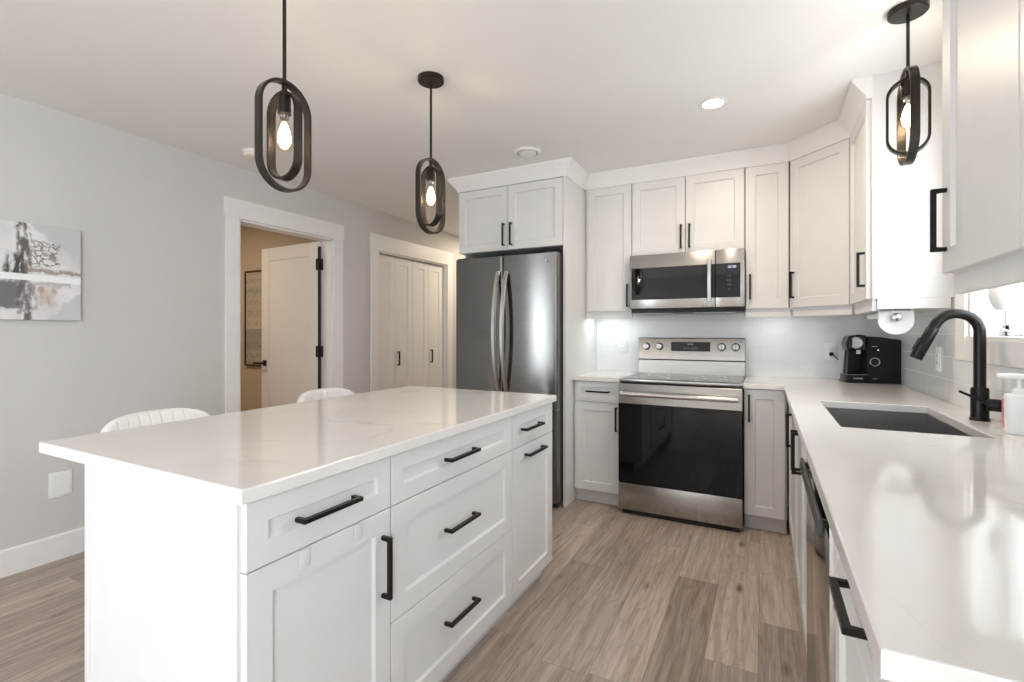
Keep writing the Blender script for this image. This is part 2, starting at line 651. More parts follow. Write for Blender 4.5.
# ------------------------------------------------------------------ room shell
XL, XR, YB, ZC = -3.41, 0.755, 3.93, 2.44
YF = -4.0            # wall behind the camera
HX = -2.165          # corner where the kitchen back wall ends at the passage
struct('floor', MB().box(-6.2, 1.0, -4.2, 6.7, -0.10, 0.0), 'floor')
struct('ceiling', MB().box(-6.2, 1.0, -4.2, 6.7, ZC, ZC + 0.12), 'ceil')
D1, D2 = (2.226, 3.100), (3.663, 4.845)   # door openings in the left wall
wl = MB()
TW = 0.125
W4 = (-3.8, -1.95, 0.30, 2.10)   # window invented in the left wall behind the viewer to supply daylight
for y0, y1, z0, z1 in ((YF - .2, W4[0], 0, ZC), (W4[0], W4[1], 0, W4[2]), (W4[0], W4[1], W4[3], ZC), (W4[1], D1[0], 0, ZC), (D1[0], D1[1], 2.062, ZC), (D1[1], D2[0], 0, ZC), (D2[0], D2[1], 2.045, ZC), (D2[1], 6.6, 0, ZC)):
    wl.box(XL - TW, XL, y0, y1, z0, z1)
struct('wall_left', wl, 'wall')
struct('wall_back', MB().box(HX, 0.95, YB, YB + 0.12, 0, ZC), 'wall')
struct('wall_passage', MB().box(HX, HX + 0.12, YB + 0.12, 6.6, 0, ZC), 'wall')
struct('wall_end', MB().box(XL - .3, HX + .2, 6.5, 6.62, 0, ZC), 'wall')
W1 = (1.78, 2.66, 1.206, 2.10)    # sink window opening y0 y1 z0 z1
W2 = (-3.0, -0.9, 0.60, 2.10)     # side window added behind the camera as an unseen daylight source
wr = MB()
for y0, y1, z0, z1 in ((YF - .2, W2[0], 0, ZC), (W2[0], W2[1], 0, W2[2]), (W2[0], W2[1], W2[3], ZC), (W2[1], W1[0], 0, ZC),
                       (W1[0], W1[1], 0, W1[2]), (W1[0], W1[1], W1[3], ZC), (W1[1], YB, 0, ZC)):
    wr.box(XR, XR + 0.16, y0, y1, z0, z1)
struct('wall_right', wr, 'wall')
struct('wall_front', MB().box(XL, XR, YF - .16, YF, 0, ZC), 'wall')
# the lit room behind the open door
br = MB().box(-6.0, XL - TW, 3.26, 3.34, 0, ZC).box(-6.0, XL - TW, 0.9, 1.0, 0, ZC).box(-6.08, -6.0, 0.9, 3.34, 0, ZC)
struct('wall_side_room', br, 'tan')
struct('wall_closet_light_stop', MB().box(-4.2, -4.1, 3.34, 5.2, 0, ZC).box(-4.2, XL - TW, 5.1, 5.2, 0, ZC), 'wall')  # unseen closet walls added to stop outside light leaking round the doors


def window(n, ax, y0, y1, z0, z1, xi, xo, mull):
    """framed window in a wall whose normal is along x (ax='X') or y ('Y')"""
    def bx(mb, a0, a1, d0, d1, h0, h1, bev=0.002):
        if ax == 'X':
            mb.box(d0, d1, a0, a1, h0, h1, bev, 1)
        else:
            mb.box(a0, a1, min(-d0, -d1), max(-d0, -d1), h0, h1, bev, 1)
    t = bpy.data.objects.new('window_%d' % n, None)
    C.objects.link(t)
    t['kind'] = 'structure'
    f = MB()
    for a in ((y0, y0 + .045, z0, z1), (y1 - .045, y1, z0, z1), (y0, y1, z0, z0 + .045), (y0, y1, z1 - .045, z1)):
        bx(f, a[0], a[1], xi, xo, a[2], a[3])
    f.build('window_frame', 'vinyl', t)
    for mm in mull:
        g = MB()
        bx(g, mm - .011, mm + .011, xi + .008, xo - .008, z0 + .046, z1 - .046)
        g.build('mullion', 'vinyl', t)
    g = MB()
    bx(g, y0 + .03, y1 - .03, (xi + xo) / 2 + .004, (xi + xo) / 2 + .010, z0 + .03, z1 - .03, 0)
    g.build('pane', 'glass', t)
    return t


w1 = window(1, 'X', W1[0], W1[1], W1[2] + .012, W1[3], XR + .108, XR + .155, [2.575])
hd = MB()
hd.box(.828, .866, 2.50, 2.53, 1.222, 1.240, .002, 1).tube([(.83, 2.515, 1.236), (.812, 2.515, 1.246), (.808, 2.56, 1.246)], .004, 8)
hd.build('crank_handle', 'clip', w1)
window(2, 'X', W2[0], W2[1], W2[2], W2[3], XR + .08, XR + .14, [-1.95])  # unseen window added on the right to let daylight in
window(3, 'X', W4[0], W4[1], W4[2], W4[3], XL - .115, XL - .055, [-2.875])  # made-up window on the left, supplying daylight from out of view
# bright jamb lining and flat casing round the sink window
jl = MB()
jl.box(XR, XR + .108, W1[1] - .012, W1[1], W1[2], W1[3], .001, 1).box(XR, XR + .108, W1[0], W1[0] + .012, W1[2], W1[3], .001, 1)
jl.box(XR - .012, XR + .108, W1[0], W1[1], W1[2], W1[2] + .012, .001, 1).box(XR, XR + .108, W1[0], W1[1], W1[3] - .012, W1[3], .001, 1)
struct('trim_1', jl, 'trim')
cs = MB()
cs.box(XR - .016, XR, W1[1], W1[1] + .105, W1[2] - .09, W1[3] + .09, .002, 1).box(XR - .016, XR, W1[0], W1[1], W1[2] - .09, W1[2], .002, 1)
cs.box(XR - .016, XR, W1[0], W1[1], W1[3], W1[3] + .09, .002, 1)
struct('trim_2', cs, 'trim')

# tile splash
TT = 0.010
struct('wall_back_tile', MB().box(-1.238, XR, YB - TT, YB, 0.90, 1.42), 'tile_x')
wt = MB().box(XR - TT, XR, W1[1] + .105, YB - TT, 0.90, 1.42).box(XR - TT, XR, 0.62, W1[1] + .105, 0.90, W1[2] - .09)
wt.box(XR - TT, XR, 0.62, W1[0] - .002, W1[2] - .09, 1.42)
struct('wall_right_tile', wt, 'tile_y')

# baseboards
bb = MB()


def base_run(mb, y0, y1):
    mb.prism([(XL, 0), (XL + .015, 0), (XL + .015, .128), (XL + .010, .136), (XL, .136)], y0, y1, 'Y')


CW = .104
base_run(bb, YF, D1[0] - CW)
base_run(bb, D1[1] + CW, D2[0] - CW)
base_run(bb, D2[1] + CW, 6.5)
struct('baseboard_left', bb, 'trim')
struct('baseboard_front', MB().box(XL + .016, XR - .015, YF, YF + .014, 0, .136), 'trim')
struct('baseboard_right', MB().box(XR - .014, XR, YF, .60, 0, .136), 'trim')


def casing(n, d, ztop, hh):
    mb = MB()
    y0, y1 = d
    mb.box(XL, XL + .018, y0 - CW, y0, 0, ztop + .002, .002, 1)
    mb.box(XL, XL + .018, y1, y1 + CW, 0, ztop + .002, .002, 1)
    mb.box(XL, XL + .022, y0 - CW - .008, y1 + CW + .008, ztop, ztop + hh, .002, 1)
    # jamb lining
    mb.box(XL - TW, XL, y0 - .001, y0 + .016, 0, ztop, .001, 1)
    mb.box(XL - TW, XL, y1 - .016, y1 + .001, 0, ztop, .001, 1)
    mb.box(XL - TW, XL, y0, y1, ztop - .014, ztop + .001, .001, 1)
    return struct('trim_%d' % n, mb, 'trim')


casing(3, D1, 2.062, .140)
casing(4, D2, 2.045, .158)

# open hinged door into the side room: leaf lies nearly at right angles to the wall
dr = bpy.data.objects.new('door_1', None)
C.objects.link(dr)
dr.location = (XL - TW - .006, 3.090, 0)
dr.rotation_euler = (0, 0, R(180 - 3))
dr['kind'] = 'structure'
# local: +x along leaf away from hinge, +y = front (towards kitchen side)
lf = MB()
rings = []
DW, DH = .834, 2.046
T2 = .036
for sgn, yy in ((1, 0.0), (-1, T2)):
    pass
lf.box(0, DW, 0, T2, .012, DH, .0015, 1)
lf.build('door_leaf', 'door', dr)
pn = MB()
# raised stiles and rails around one long recessed panel on the visible face
for a in ((0, .115, .012, DH), (DW - .115, DW, .012, DH), (.115, DW - .115, .012, .24), (.115, DW - .115, DH - .125, DH)):
    pn.box(a[0], a[1], T2 - .001, T2 + .008, a[2], a[3], .003, 1)
pn.build('door_stiles', 'door', dr)
for zz in (1.84, 1.06, .26):
    h = MB()
    h.box(-.014, .020, T2 + .004, T2 + .012, zz - .050, zz + .050, .001, 1).cyl((-.012, T2 + .012, zz - .052), .007, .104, 'Z', 12)
    h.box(-.030, -.012, T2 - .03, T2 + .006, zz - .05, zz + .05, .001, 1)
    h.build('hinge', 'black', dr)
hs = MB()
hs.box(-.012, -.002, T2 - .02, T2 + .006, .02, 2.0)
hs.build('hinge_gap_seal', 'rubber', dr)
k = MB()
k.box(DW - .085, DW - .030, T2 + .008, T2 + .016, .905, .960, .002, 1)
k.cyl((DW - .058, T2 + .016, .932), .011, .045, 'Y', 14)
k.box(DW - .066, DW + .055, T2 + .050, T2 + .064, .922, .942, .003, 1)
k.build('lever_handle', 'black', dr)

# bifold closet doors
bf = bpy.data.objects.new('door_2', None)
C.objects.link(bf)
bf['kind'] = 'structure'
nleaf = 4
wl_ = (D2[1] - D2[0] - .036) / nleaf
FX = XL - .040
bf.location = (FX, D2[0] + .018, 0)
bf.rotation_euler = (0, 0, R(90))
for i in range(nleaf):
    p = MB().shaker(i * wl_ + .0015, (i + 1) * wl_ - .0015, .012, 2.022, .075, .034, .009)
    leaf = p.build('bifold_leaf', 'door', bf)
    if i in (1, 2):
        hx = (i + .28) * wl_ if i == 1 else (i + .72) * wl_
        hx = 4.009 - D2[0] - .018 if i == 1 else 4.583 - D2[0] - .018
        hm = MB()
        hm.prism([(-.075, 0), (-.075, -.030), (.075, -.030), (.075, 0), (.062, 0), (.062, -.018), (-.062, -.018), (-.062, 0)], -.006, .006, 'Z',
                 mat=Matrix.Translation((hx, 0, .955)) @ Matrix.Rotation(R(90), 4, 'Y') @ Matrix.Identity(4))
        ho = hm.build('handle', 'black', leaf)


# ------------------------------------------------------------------ cabinets
def handle(parent, x, z, L, vert, mat='black'):
    """square U pull standing off the front at y=0"""
    w, p, e = .0055, .034, .011
    poly = [(-L / 2, 0.0005), (-L / 2, -p), (L / 2, -p), (L / 2, 0.0005), (L / 2 - e, 0.0005), (L / 2 - e, -p + e), (-L / 2 + e, -p + e), (-L / 2 + e, 0.0005)]
    mb = MB()
    if vert:
        mat4 = Matrix.Translation((x, 0, z)) @ Matrix.Rotation(R(90), 4, 'Y')
    else:
        mat4 = Matrix.Translation((x, 0, z))
    mb.prism(poly, -w, w, 'Z', .0012, mat4)
    return mb.build('handle', mat, parent, smooth=0)


def front(T, kind, x0, x1, z0, z1, h=None, st=.058):
    g = .0016
    mb = MB().shaker(x0 + g, x1 - g, z0 + g, z1 - g, st)
    o = mb.build(kind, 'cab', T, smooth=0)
    if h:
        handle(o, *h)
    return o


def cabinet(name, label, loc, rz, w, d, z0, z1, fronts, toe=0.0, x0=0.0, rail=None, group=None, hollow=False):
    group = {'base_cabinet': 'base cabinets along the walls', 'wall_cabinet': 'wall cabinets above the counters'}.get(name, group)
    T = thing(name, label, 'cabinet', loc, rz, group)
    if hollow:
        b = MB().box(x0, x0 + .018, .0205, d, z0, z1).box(w - .018, w, .0205, d, z0, z1).box(x0 + .018, w - .018, .0205, d, z0, z0 + .018)
        b.box(x0 + .018, w - .018, d - .012, d, z0 + .018, z1).box(x0 + .018, w - .018, .0205, .038, z1 - .09, z1)
    else:
        b = MB().box(x0, w, .0205, d, z0, z1, .001, 1)
    b.build('carcass', 'carcass', T, smooth=0)
    if toe:
        MB().box(x0 + .002, w - .002, toe, toe + .016, 0.0005, z0, 0).build('toe_kick', 'toe', T, smooth=0)
    for f in fronts:
        front(T, *f)
    if rail:
        r = MB().box(rail[0], rail[1], .022, .040, z0 - .056, z0 + .004, .0015, 1)
        r.build('light_rail', 'carcass', T, smooth=0)
    return T


DZ, TZ, BZ = .735, .883, .100      # drawer line, top of fronts, bottom of fronts
CT = .917                          # counter top height
YD = 3.345                         # back run door plane
YU = 3.600                         # upper door plane
VL = .168

# back run, base
cabinet('base_cabinet', 'narrow white base cabinet with one drawer and door between tall panel and range', (-1.236, YD, 0), 0, .350, YB - TT - YD - .003, BZ, .8865,
        [('drawer_front', .018, .350, DZ, TZ, (.19, .812, .17, False), .040), ('cabinet_door', .018, .350, BZ, DZ, (.322, .625, VL, True))], .060)
cabinet('base_cabinet', 'white single door base cabinet right of the range in the corner', (-.112, YD, 0), 0, .236, YB - TT - YD - .003, BZ, .8865,
        [('cabinet_door', .002, .226, BZ, TZ, (.030, .765, VL, True))], .060)
# right run, base (fronts face -x)
XD = .132


def rbase(label, y_far, y_near, fronts, name='base_cabinet', hollow=False):
    return cabinet(name, label, (XD, y_far, 0), R(-90), y_far - y_near, XR - TT - XD - .003, BZ, .8865, fronts, .060, hollow=hollow)


YS0, YS1, YN = 2.742, 1.836, 1.214


rbase('white corner base cabinet door beside the sink cabinet, black pull at its near edge', 3.338, YS0 + .003,
      [('cabinet_door', .002, .592, BZ, TZ, (.560, .746, VL, True))])
sb = rbase('white two door base cabinet under the sink with paired black pulls', YS0, YS1,
           [('cabinet_door', .002, .453, BZ, TZ, (.424, .746, VL, True)), ('cabinet_door', .453, .904, BZ, TZ, (.482, .746, VL, True))], hollow=True)
rbase('white drawer base cabinet at near end of the sink counter', YN, .640,
      [('drawer_front', .002, .572, DZ, TZ, (.304, .810, .165, False), .045), ('drawer_front', .002, .572, .42, DZ, (.287, .60, .165, False)), ('drawer_front', .002, .572, BZ, .42, (.287, .28, .165, False))])

# back run, uppers
UZ, UT = 1.390, 2.3355
cabinet('wall_cabinet', 'tall white single door wall cabinet left of the microwave', (-1.238, YU, 0), 0, .366, YB - TT - YU - .001, UZ, 2.345,
        [('cabinet_door', .022, .366, UZ, UT, (.338, 1.505, VL, True))], rail=(.002, .366))
cabinet('wall_cabinet', 'short white two door wall cabinet above the microwave', (-.870, YU, 0), 0, .756, YB - TT - YU - .001, 1.796, 2.345,
        [('cabinet_door', .002, .377, 1.796, UT, (.350, 1.910, VL, True)), ('cabinet_door', .379, .754, 1.796, UT, (.407, 1.910, VL, True))])
cabinet('wall_cabinet', 'narrow white single door wall cabinet right of the microwave', (-.112, YU, 0), 0, .256, YB - TT - YU - .001, UZ, 2.345,
        [('cabinet_door', .002, .254, UZ, UT, (.030, 1.535, VL, True))], rail=(.002, .262))
# diagonal corner cabinet
XU = .430
dg = thing('corner_cabinet', 'white diagonal corner wall cabinet above the coffee maker', 'cabinet', (.147, YU, 0), R(-45))
LD = (XU - .147) * math.sqrt(2)
iv = Matrix.Translation((.147, YU, 0)) @ Matrix.Rotation(R(-45), 4, 'Z')
iv = iv.inverted()
pts = [(.147, YU + .028), (.147, YB - TT - .001), (XR - TT - .001, YB - TT - .001), (XR - TT - .001, YU - (XU - .147)), (XU + .028, YU - (XU - .147))]
lp = [tuple((iv @ Vector((a, b, 0)))[:2]) for a, b in pts]
MB().prism(lp, UZ, 2.345, 'Z').build('carcass', 'carcass', dg, smooth=0)
front(dg, 'cabinet_door', .002, LD - .002, UZ, UT, (.030, 1.535, VL, True))
MB().box(.004, LD - .004, .022, .040, UZ - .056, UZ + .004, .0015, 1).build('light_rail', 'carcass', dg, smooth=0)
# right wall uppers
YD2 = YU - (XU - .147)
ru = cabinet('wall_cabinet', 'white wall cabinet on the window wall with blank white side facing the sink', (XU, YD2, 0), R(-90), YD2 - 2.812, XR - XU - .002, UZ, 2.345,
             [('cabinet_door', .002, YD2 - 2.812, UZ, UT, (YD2 - 2.812 - .036, 1.535, VL, True))], rail=(.002, YD2 - 2.812))
MB().box(YD2 - 2.812, YD2 - 2.800, .0215, XR - XU - .002, UZ, ZC - .001, .001, 1).build('side_panel', 'cab', ru, smooth=0)
MB().box(YD2 - 2.812, YD2 - 2.802, .040, XR - XU - .020, UZ - .048, UZ + .001, .001, 1).build('side_rail', 'cab', ru, smooth=0)
cabinet('wall_cabinet', 'white wall cabinet nearest the viewer at the upper right with black pull', (XU, 1.711, 0), R(-90), .90, XR - TT - XU - .002, 1.392, 2.345,
        [('cabinet_door', .0, .449, 1.392, UT, (.037, 1.533, VL, True), .063), ('cabinet_door', .451, .90, 1.392, UT, None, .063)], rail=(.004, .90))
struct('trim_6', MB().box(XU + .021, XR - .001, .812, 1.710, 2.3455, ZC - .001), 'cab')
struct('trim_7', MB().box(-1.237, .147, YU + .021, YB, 2.3455, ZC - .001), 'cab')

# fridge surround: tall panel and bridge cabinet
YFR = 3.205
fc = cabinet('fridge_cabinet', 'white two door cabinet bridging above the refrigerator', (-2.138, YFR, 0), 0, .879, YB - YFR - .002, 1.850, 2.345,
             [('cabinet_door', -.002, .436, 1.850, UT - .004, (.406, 1.965, VL, True)), ('cabinet_door',   .438, .877, 1.850, UT - .004, (.468, 1.965, VL, True))], x0=.006)
tp = MB().box(-1.2590, -1.2390, YFR, YB - .001, 0.0005, 2.345, .001, 1).build('tall_end_panel', 'cab', origin=(-1.249, YFR + .3, 0), smooth=0)
tag(tp, 'tall white end panel between refrigerator and narrow base cabinet', 'panel')
lp_ = MB().box(-2.150, -2.134, YFR + .10, YB - .001, 0.0005, 2.345, .001, 1).build('tall_end_panel', 'cab', origin=(-2.154, YFR + .3, 0), smooth=0)
tag(lp_, 'tall white side panel on the passage side of the refrigerator', 'panel')

# crown moulding following the cabinet fronts
path = [(-2.148, YB), (-2.148, YFR + .004), (-1.238, YFR + .004), (-1.238, YU + .004), (.147 - .001, YU + .004), (XU + .004, YD2 - .002), (XU + .004, 2.8005)]
prof = [(-.035, 2.336), (.004, 2.336), (.007, 2.352), (.058, 2.420), (.062, 2.428), (.062, ZC - .001), (-.035, ZC - .001)]


def crown(path, name):
    mb = MB()
    P = [Vector(p) for p in path]
    n = len(P)
    rings = []
    for i in range(n):
        ds = []
        if i > 0: ds.append((P[i] - P[i - 1]).normalized())
        if i < n - 1: ds.append((P[i + 1] - P[i]).normalized())
        ns = [Vector((d.y, -d.x)) for d in ds]
        if len(ns) == 1:
            mdir = ns[0]
        else:
            b = (ns[0] + ns[1]).normalized()
            mdir = b / b.dot(ns[0])
        rings.append([mb.bm.verts.new((P[i].x + mdir.x * o, P[i].y + mdir.y * o, z)) for o, z in prof])
    k = len(prof)
    for a, b in zip(rings, rings[1:]):
        for i in range(k):
            j = (i + 1) % k
            mb.bm.faces.new((a[i], a[j], b[j], b[i]))
    mb.bm.faces.new(rings[0])
    mb.bm.faces.new(rings[-1][::-1])
    return struct(name, mb, 'trim')


crown(path, 'trim_5')
struct('trim_8', MB().box(-2.137, -1.245, YFR + .03, YB, 2.3455, ZC - .001), 'cab')
struct('trim_9', MB().prism([(.150, YB), (.150, YU + .03), (XU + .03, YD2), (XU + .03, 2.815), (XR, 2.815), (XR, YB)], 2.3455, ZC - .001, 'Z'), 'cab')

# under-cabinet light bars
for i, (x0_, x1_, lab) in enumerate(((-1.20, -1.00, 'slim white light bar under the wall cabinet left of the microwave'), (.00, .13, 'slim white light bar under the wall cabinet right of the microwave'))):
    yb = 3.74
    T = thing('under_cabinet_light', lab, 'light', ((x0_ + x1_) / 2, yb, UZ), 0, 'under cabinet light bars')
    hw = (x1_ - x0_) / 2
    MB().box(-hw, hw, -.02, .02, -.012, -.0005, .002, 1).build('housing', 'plastic', T)
    MB().box(-hw + .01, hw - .01, -.014, .014, -.0145, -.0122).build('diffuser', 'led', T)
    area('light_bar_glow', ((x0_ + x1_) / 2, yb, UZ - .02), (0, 0, 0), hw * 2, .03, 0.40 * hw * 2 / .2, (0.90, 0.96, 1.0))

# ------------------------------------------------------------------ counters
def slab(name, xs, ys, inside, z0, z1, label, cat, bev=.003):
    mb = MB()
    vt = {}

    def v(i, j, z):
        kk = (i, j, z)
        if kk not in vt:
            vt[kk] = mb.bm.verts.new((xs[i], ys[j], z))
        return vt[kk]
    cells = {(i, j) for i in range(len(xs) - 1) for j in range(len(ys) - 1) if inside((xs[i] + xs[i + 1]) / 2, (ys[j] + ys[j + 1]) / 2)}
    for i, j in cells:
        for z in (z0, z1):
            mb.bm.faces.new((v(i, j, z), v(i + 1, j, z), v(i + 1, j + 1, z), v(i, j + 1, z)))
        for (a, b), nb in ((((i, j), (i + 1, j)), (i, j - 1)), (((i + 1, j), (i + 1, j + 1)), (i + 1, j)), (((i + 1, j + 1), (i, j + 1)), (i, j + 1)), (((i, j + 1), (i, j)), (i - 1, j))):
            if nb not in cells:
                mb.bm.faces.new((v(*a, z0), v(*b, z0), v(*b, z1), v(*a, z1)))
    bmesh.ops.recalc_face_normals(mb.bm, faces=mb.bm.faces)
    es = [e for e in mb.bm.edges if len(e.link_faces) == 2 and e.calc_face_angle() > 0.5 and all(w.co.z > z1 - .001 for w in e.verts)]
    bmesh.ops.bevel(mb.bm, geom=es, offset=bev, segments=2, profile=0.5, affect='EDGES')
    cx, cy = (xs[0] + xs[-1]) / 2, (ys[0] + ys[-1]) / 2
    o = mb.build(name, 'quartz', origin=(cx, cy, z0), smooth=20)
    return tag(o, label, cat)


SX, SY = (.231, .616), (1.955, 2.660)
slab('countertop', [-1.2385, -.884], [3.322, YB - TT - .001], lambda x, y: True, .887, CT, 'short white quartz countertop between tall panel and range', 'countertop')
slab('countertop', [-.114, .104, SX[0], SX[1], XR - TT - .001], [.603, SY[0], SY[1], 3.322, YB - TT - .001],
     lambda x, y: not (x < .104 and y < 3.322) and not (SX[0] < x < SX[1] and SY[0] < y < SY[1]), .887, CT,
     'L shaped white quartz countertop around the sink and coffee maker', 'countertop')
slab('island_countertop', [-1.862, -.930], [.614, 2.276], lambda x, y: True, .887, CT, 'large white quartz top of the kitchen island with seating overhang', 'countertop', .004)

# ------------------------------------------------------------------ island
IX = -.945
il = cabinet('island_cabinet', 'white kitchen island base with drawers, doors and black pulls', (IX, .632, 0), R(90), 1.629, .655, BZ - .012, .8865,
             [('drawer_front', .000, .437, DZ, TZ, (.207, .808, .180, False), .050),
              ('cabinet_door', .000, .437, BZ, DZ, (.402, .581, .172, True), .060),
              ('drawer_front', .439, 1.190, DZ, TZ, (.788, .809, .184, False), .050),
              ('drawer_front', .439, 1.190, .400, DZ, (.788, .574, .184, False), .060),
              ('drawer_front', .439, 1.190, BZ - .012, .400, (.788, .263, .184, False), .060),
              ('drawer_front', 1.192, 1.629, DZ, TZ, (1.365, .808, .190, False), .050),
              ('cabinet_door', 1.192, 1.629, BZ - .012, DZ, (1.400, .690, .190, False), .060)], .062)
# end panels and back panel reaching the floor
MB().box(-.006, .000, .0215, .661, .0005, .8865, .001, 1).build('end_panel', 'cab', il, smooth=0)
MB().box(-.010, .012, .640, .664, .0005, .8865, .002, 1).build('corner_post', 'cab', il, smooth=0)
MB().box(.012, 1.629, .655, .661, .0005, .8865, .001, 1).build('back_panel', 'cab', il, smooth=0)
for yy, lab in ((.774, 'small pale square clip over the island door top, nearer one'), (.941, 'small pale square clip over the island door top, beside the pull')):
    c = MB().box(IX + .001, IX + .0045, yy - .014, yy + .014, .690, .733, .002, 2).box(IX - .012, IX + .003, yy - .014, yy + .014, .7338, .7352)
    tag(c.build('door_clip', 'clip', origin=(IX, yy, .71)), lab, 'clip', 'clips over the island door')


# ------------------------------------------------------------------ refrigerator
FY = 3.085
fr = thing('refrigerator', 'stainless french door refrigerator with curved handles under the bridge cabinet', 'refrigerator', (-1.680, FY, 0))
FW = .415
MB().box(-FW + .004, FW - .004, .075, .83, .03, 1.772, .004, 1).build('cabinet_body', 'slate', fr)


def fdoor(name, x0, x1, z0, z1):
    """slightly bowed door front with rounded vertical edges"""
    n = 16
    poly = []
    for i in range(n + 1):
        u = i / n
        xx = x0 + (x1 - x0) * u
        gx = (xx) / FW
        bow = .012 * (1 - gx * gx)
        e = min(xx - x0, x1 - xx)
        rr = .010
        rnd = 0 if e >= rr else rr - math.sqrt(max(0, rr * rr - (rr - e) ** 2))
        poly.append((xx, .012 - bow + rnd))
    # finer points at the rounded edges
    ex = []
    for e in (0, .0012, .003, .006, .010):
        rr = .010
        rnd = rr - math.sqrt(max(0, rr * rr - (rr - e) ** 2))
        ex.append((e, rnd))
    left = [(x0 + e, .012 - .012 * (1 - ((x0 + e) / FW) ** 2) + r) for e, r in ex]
    right = [(x1 - e, .012 - .012 * (1 - ((x1 - e) / FW) ** 2) + r) for e, r in reversed(ex)]
    mid = [p for p in poly if p[0] > x0 + .012 and p[0] < x1 - .012]
    poly = left + mid + right + [(x1, .068), (x0, .068)]
    return MB().prism(poly, z0, z1, 'Z').build(name, 'fsteel', fr, smooth=30)


d1 = fdoor('fridge_door', -FW, -.0025, .700, 1.785)
d2 = fdoor('fridge_door', .0025, FW, .700, 1.785)
d3 = fdoor('freezer_drawer', -FW, FW, .055, .692)
for dd, sx in ((d1, -.034), (d2, .034)):
    pts, rads = [], []
    for i in range(25):
        u = i / 24
        zz = .815 + u * (1.672 - .815)
        yy = -.012 - .070 * math.sin(PI * u) ** .8
        pts.append((sx, yy, zz))
    mb = MB()
    # flat bowed strap handle
    mbp = []
    for i, (a, b, c_) in enumerate(pts):
        w_ = .017
        mbp.append([mb.bm.verts.new((a + dx, b + dy, c_)) for dx, dy in ((-w_, .005), (-w_ * .6, -.009), (w_ * .6, -.009), (w_, .005), (w_ * .5, .009), (-w_ * .5, .009))])
    for a, b in zip(mbp, mbp[1:]):
        for i in range(6):
            j = (i + 1) % 6
            mb.bm.faces.new((a[i], a[j], b[j], b[i]))
    mb.bm.faces.new(mbp[0]); mb.bm.faces.new(mbp[-1])
    for zz in (.822, 1.665):
        mb.box(sx - .011, sx + .011, -.012, .004, zz - .012, zz + .012, .003, 1)
    mb.build('handle', 'hsteel', dd, smooth=60)
pts = []
for i in range(25):
    u = i / 24
    pts.append((-.33 + .66 * u, -.008 - .045 * math.sin(PI * u) ** .6, .640))
mb = MB().tube(pts, .012, 10)
mb.build('handle', 'hsteel', d3)
for sx in (-1, 1):
    MB().box(sx * .36 - .05, sx * .36 + .05, .030, .12, 1.772, 1.796, .004, 1).build('hinge_cover', 'slate', fr)
MB().box(FW - .02, FW + .001, .030, .066, .693, .6995).build('hinge_plate', 'chrome', fr)
MB().box(-FW + .02, FW - .02, .07, .09, .003, .054).build('base_grille', 'rubber', fr)
MB().cyl((.345, -.0042, 1.728), .0065, .004, 'Y', 14, mat=None).build('badge', 'chrome', fr)

# ------------------------------------------------------------------ range
RX0, RX1, RY = -.8805, -.1165, 3.265
rc = (RX0 + RX1) / 2
rw = (RX1 - RX0) / 2
rg = thing('range', 'stainless electric range with black glass oven door and rear control panel', 'stove', (rc, RY, 0))
MB().box(-rw + .001, rw - .001, .052, .645, .03, .892, .002, 1).build('body', 'slate', rg)
MB().box(-rw, rw, .022, .640, .8955, .917, .004, 2).build('cooktop_frame', 'steel', rg)
ct_ = MB().box(-rw + .014, rw - .014, .040, .575, .9165, .9195, .001, 1).build('cooktop_glass', 'cooktop', rg)
for bx_, by_, br_ in ((-.19, .17, .115), (.19, .17, .10), (-.19, .42, .08), (.19, .42, .08)):
    MB().lathe([(br_ - .003, .9196), (br_, .9199), (br_ - .0015, .9199)], (bx_, by_, 0), 40, cap=False).build('burner_ring', 'clip', ct_)
od = MB()
od.box(-rw, rw, .004, .050, .750, .886, .003, 1)
ov = od.build('oven_door', 'steel', rg)
MB().box(-rw, rw, .002, .050, .218, .7495, .003, 1).build('oven_glass', 'bglass', ov)
hb = MB()
hb.lathe([(.0145, -rw + .02), (.0165, -rw + .03), (.0165, rw - .03), (.0145, rw - .02)], (0, -.042, .822), 20, axis='X')
for sx in (-1, 1):
    hb.box(sx * (rw - .045) - .012, sx * (rw - .045) + .012, -.040, .006, .811, .833, .003, 1)
hb.build('handle', 'hsteel', ov)
MB().box(-rw, rw, .006, .050, .034, .214, .004, 2).build('storage_drawer', 'steel', rg)
MB().box(-rw + .02, rw - .02, .03, .07, .001, .033).build('plinth', 'rubber', rg)
# backguard, leaning back a little
bgp = [(.572, .917), (.640, .917), (.640, 1.192), (.604, 1.192), (.596, 1.186), (.572, 1.020)]
bgd = MB().prism([(.580, .9175), (.642, .9175), (.642, 1.192), (.600, 1.192), (.594, 1.187)], -rw + .002, rw - .002, 'X', .002).build('control_panel', 'steel', rg)
sl = (.594 - .580) / (1.187 - .9175)


def pf(z): return .580 + (z - .9175) * sl


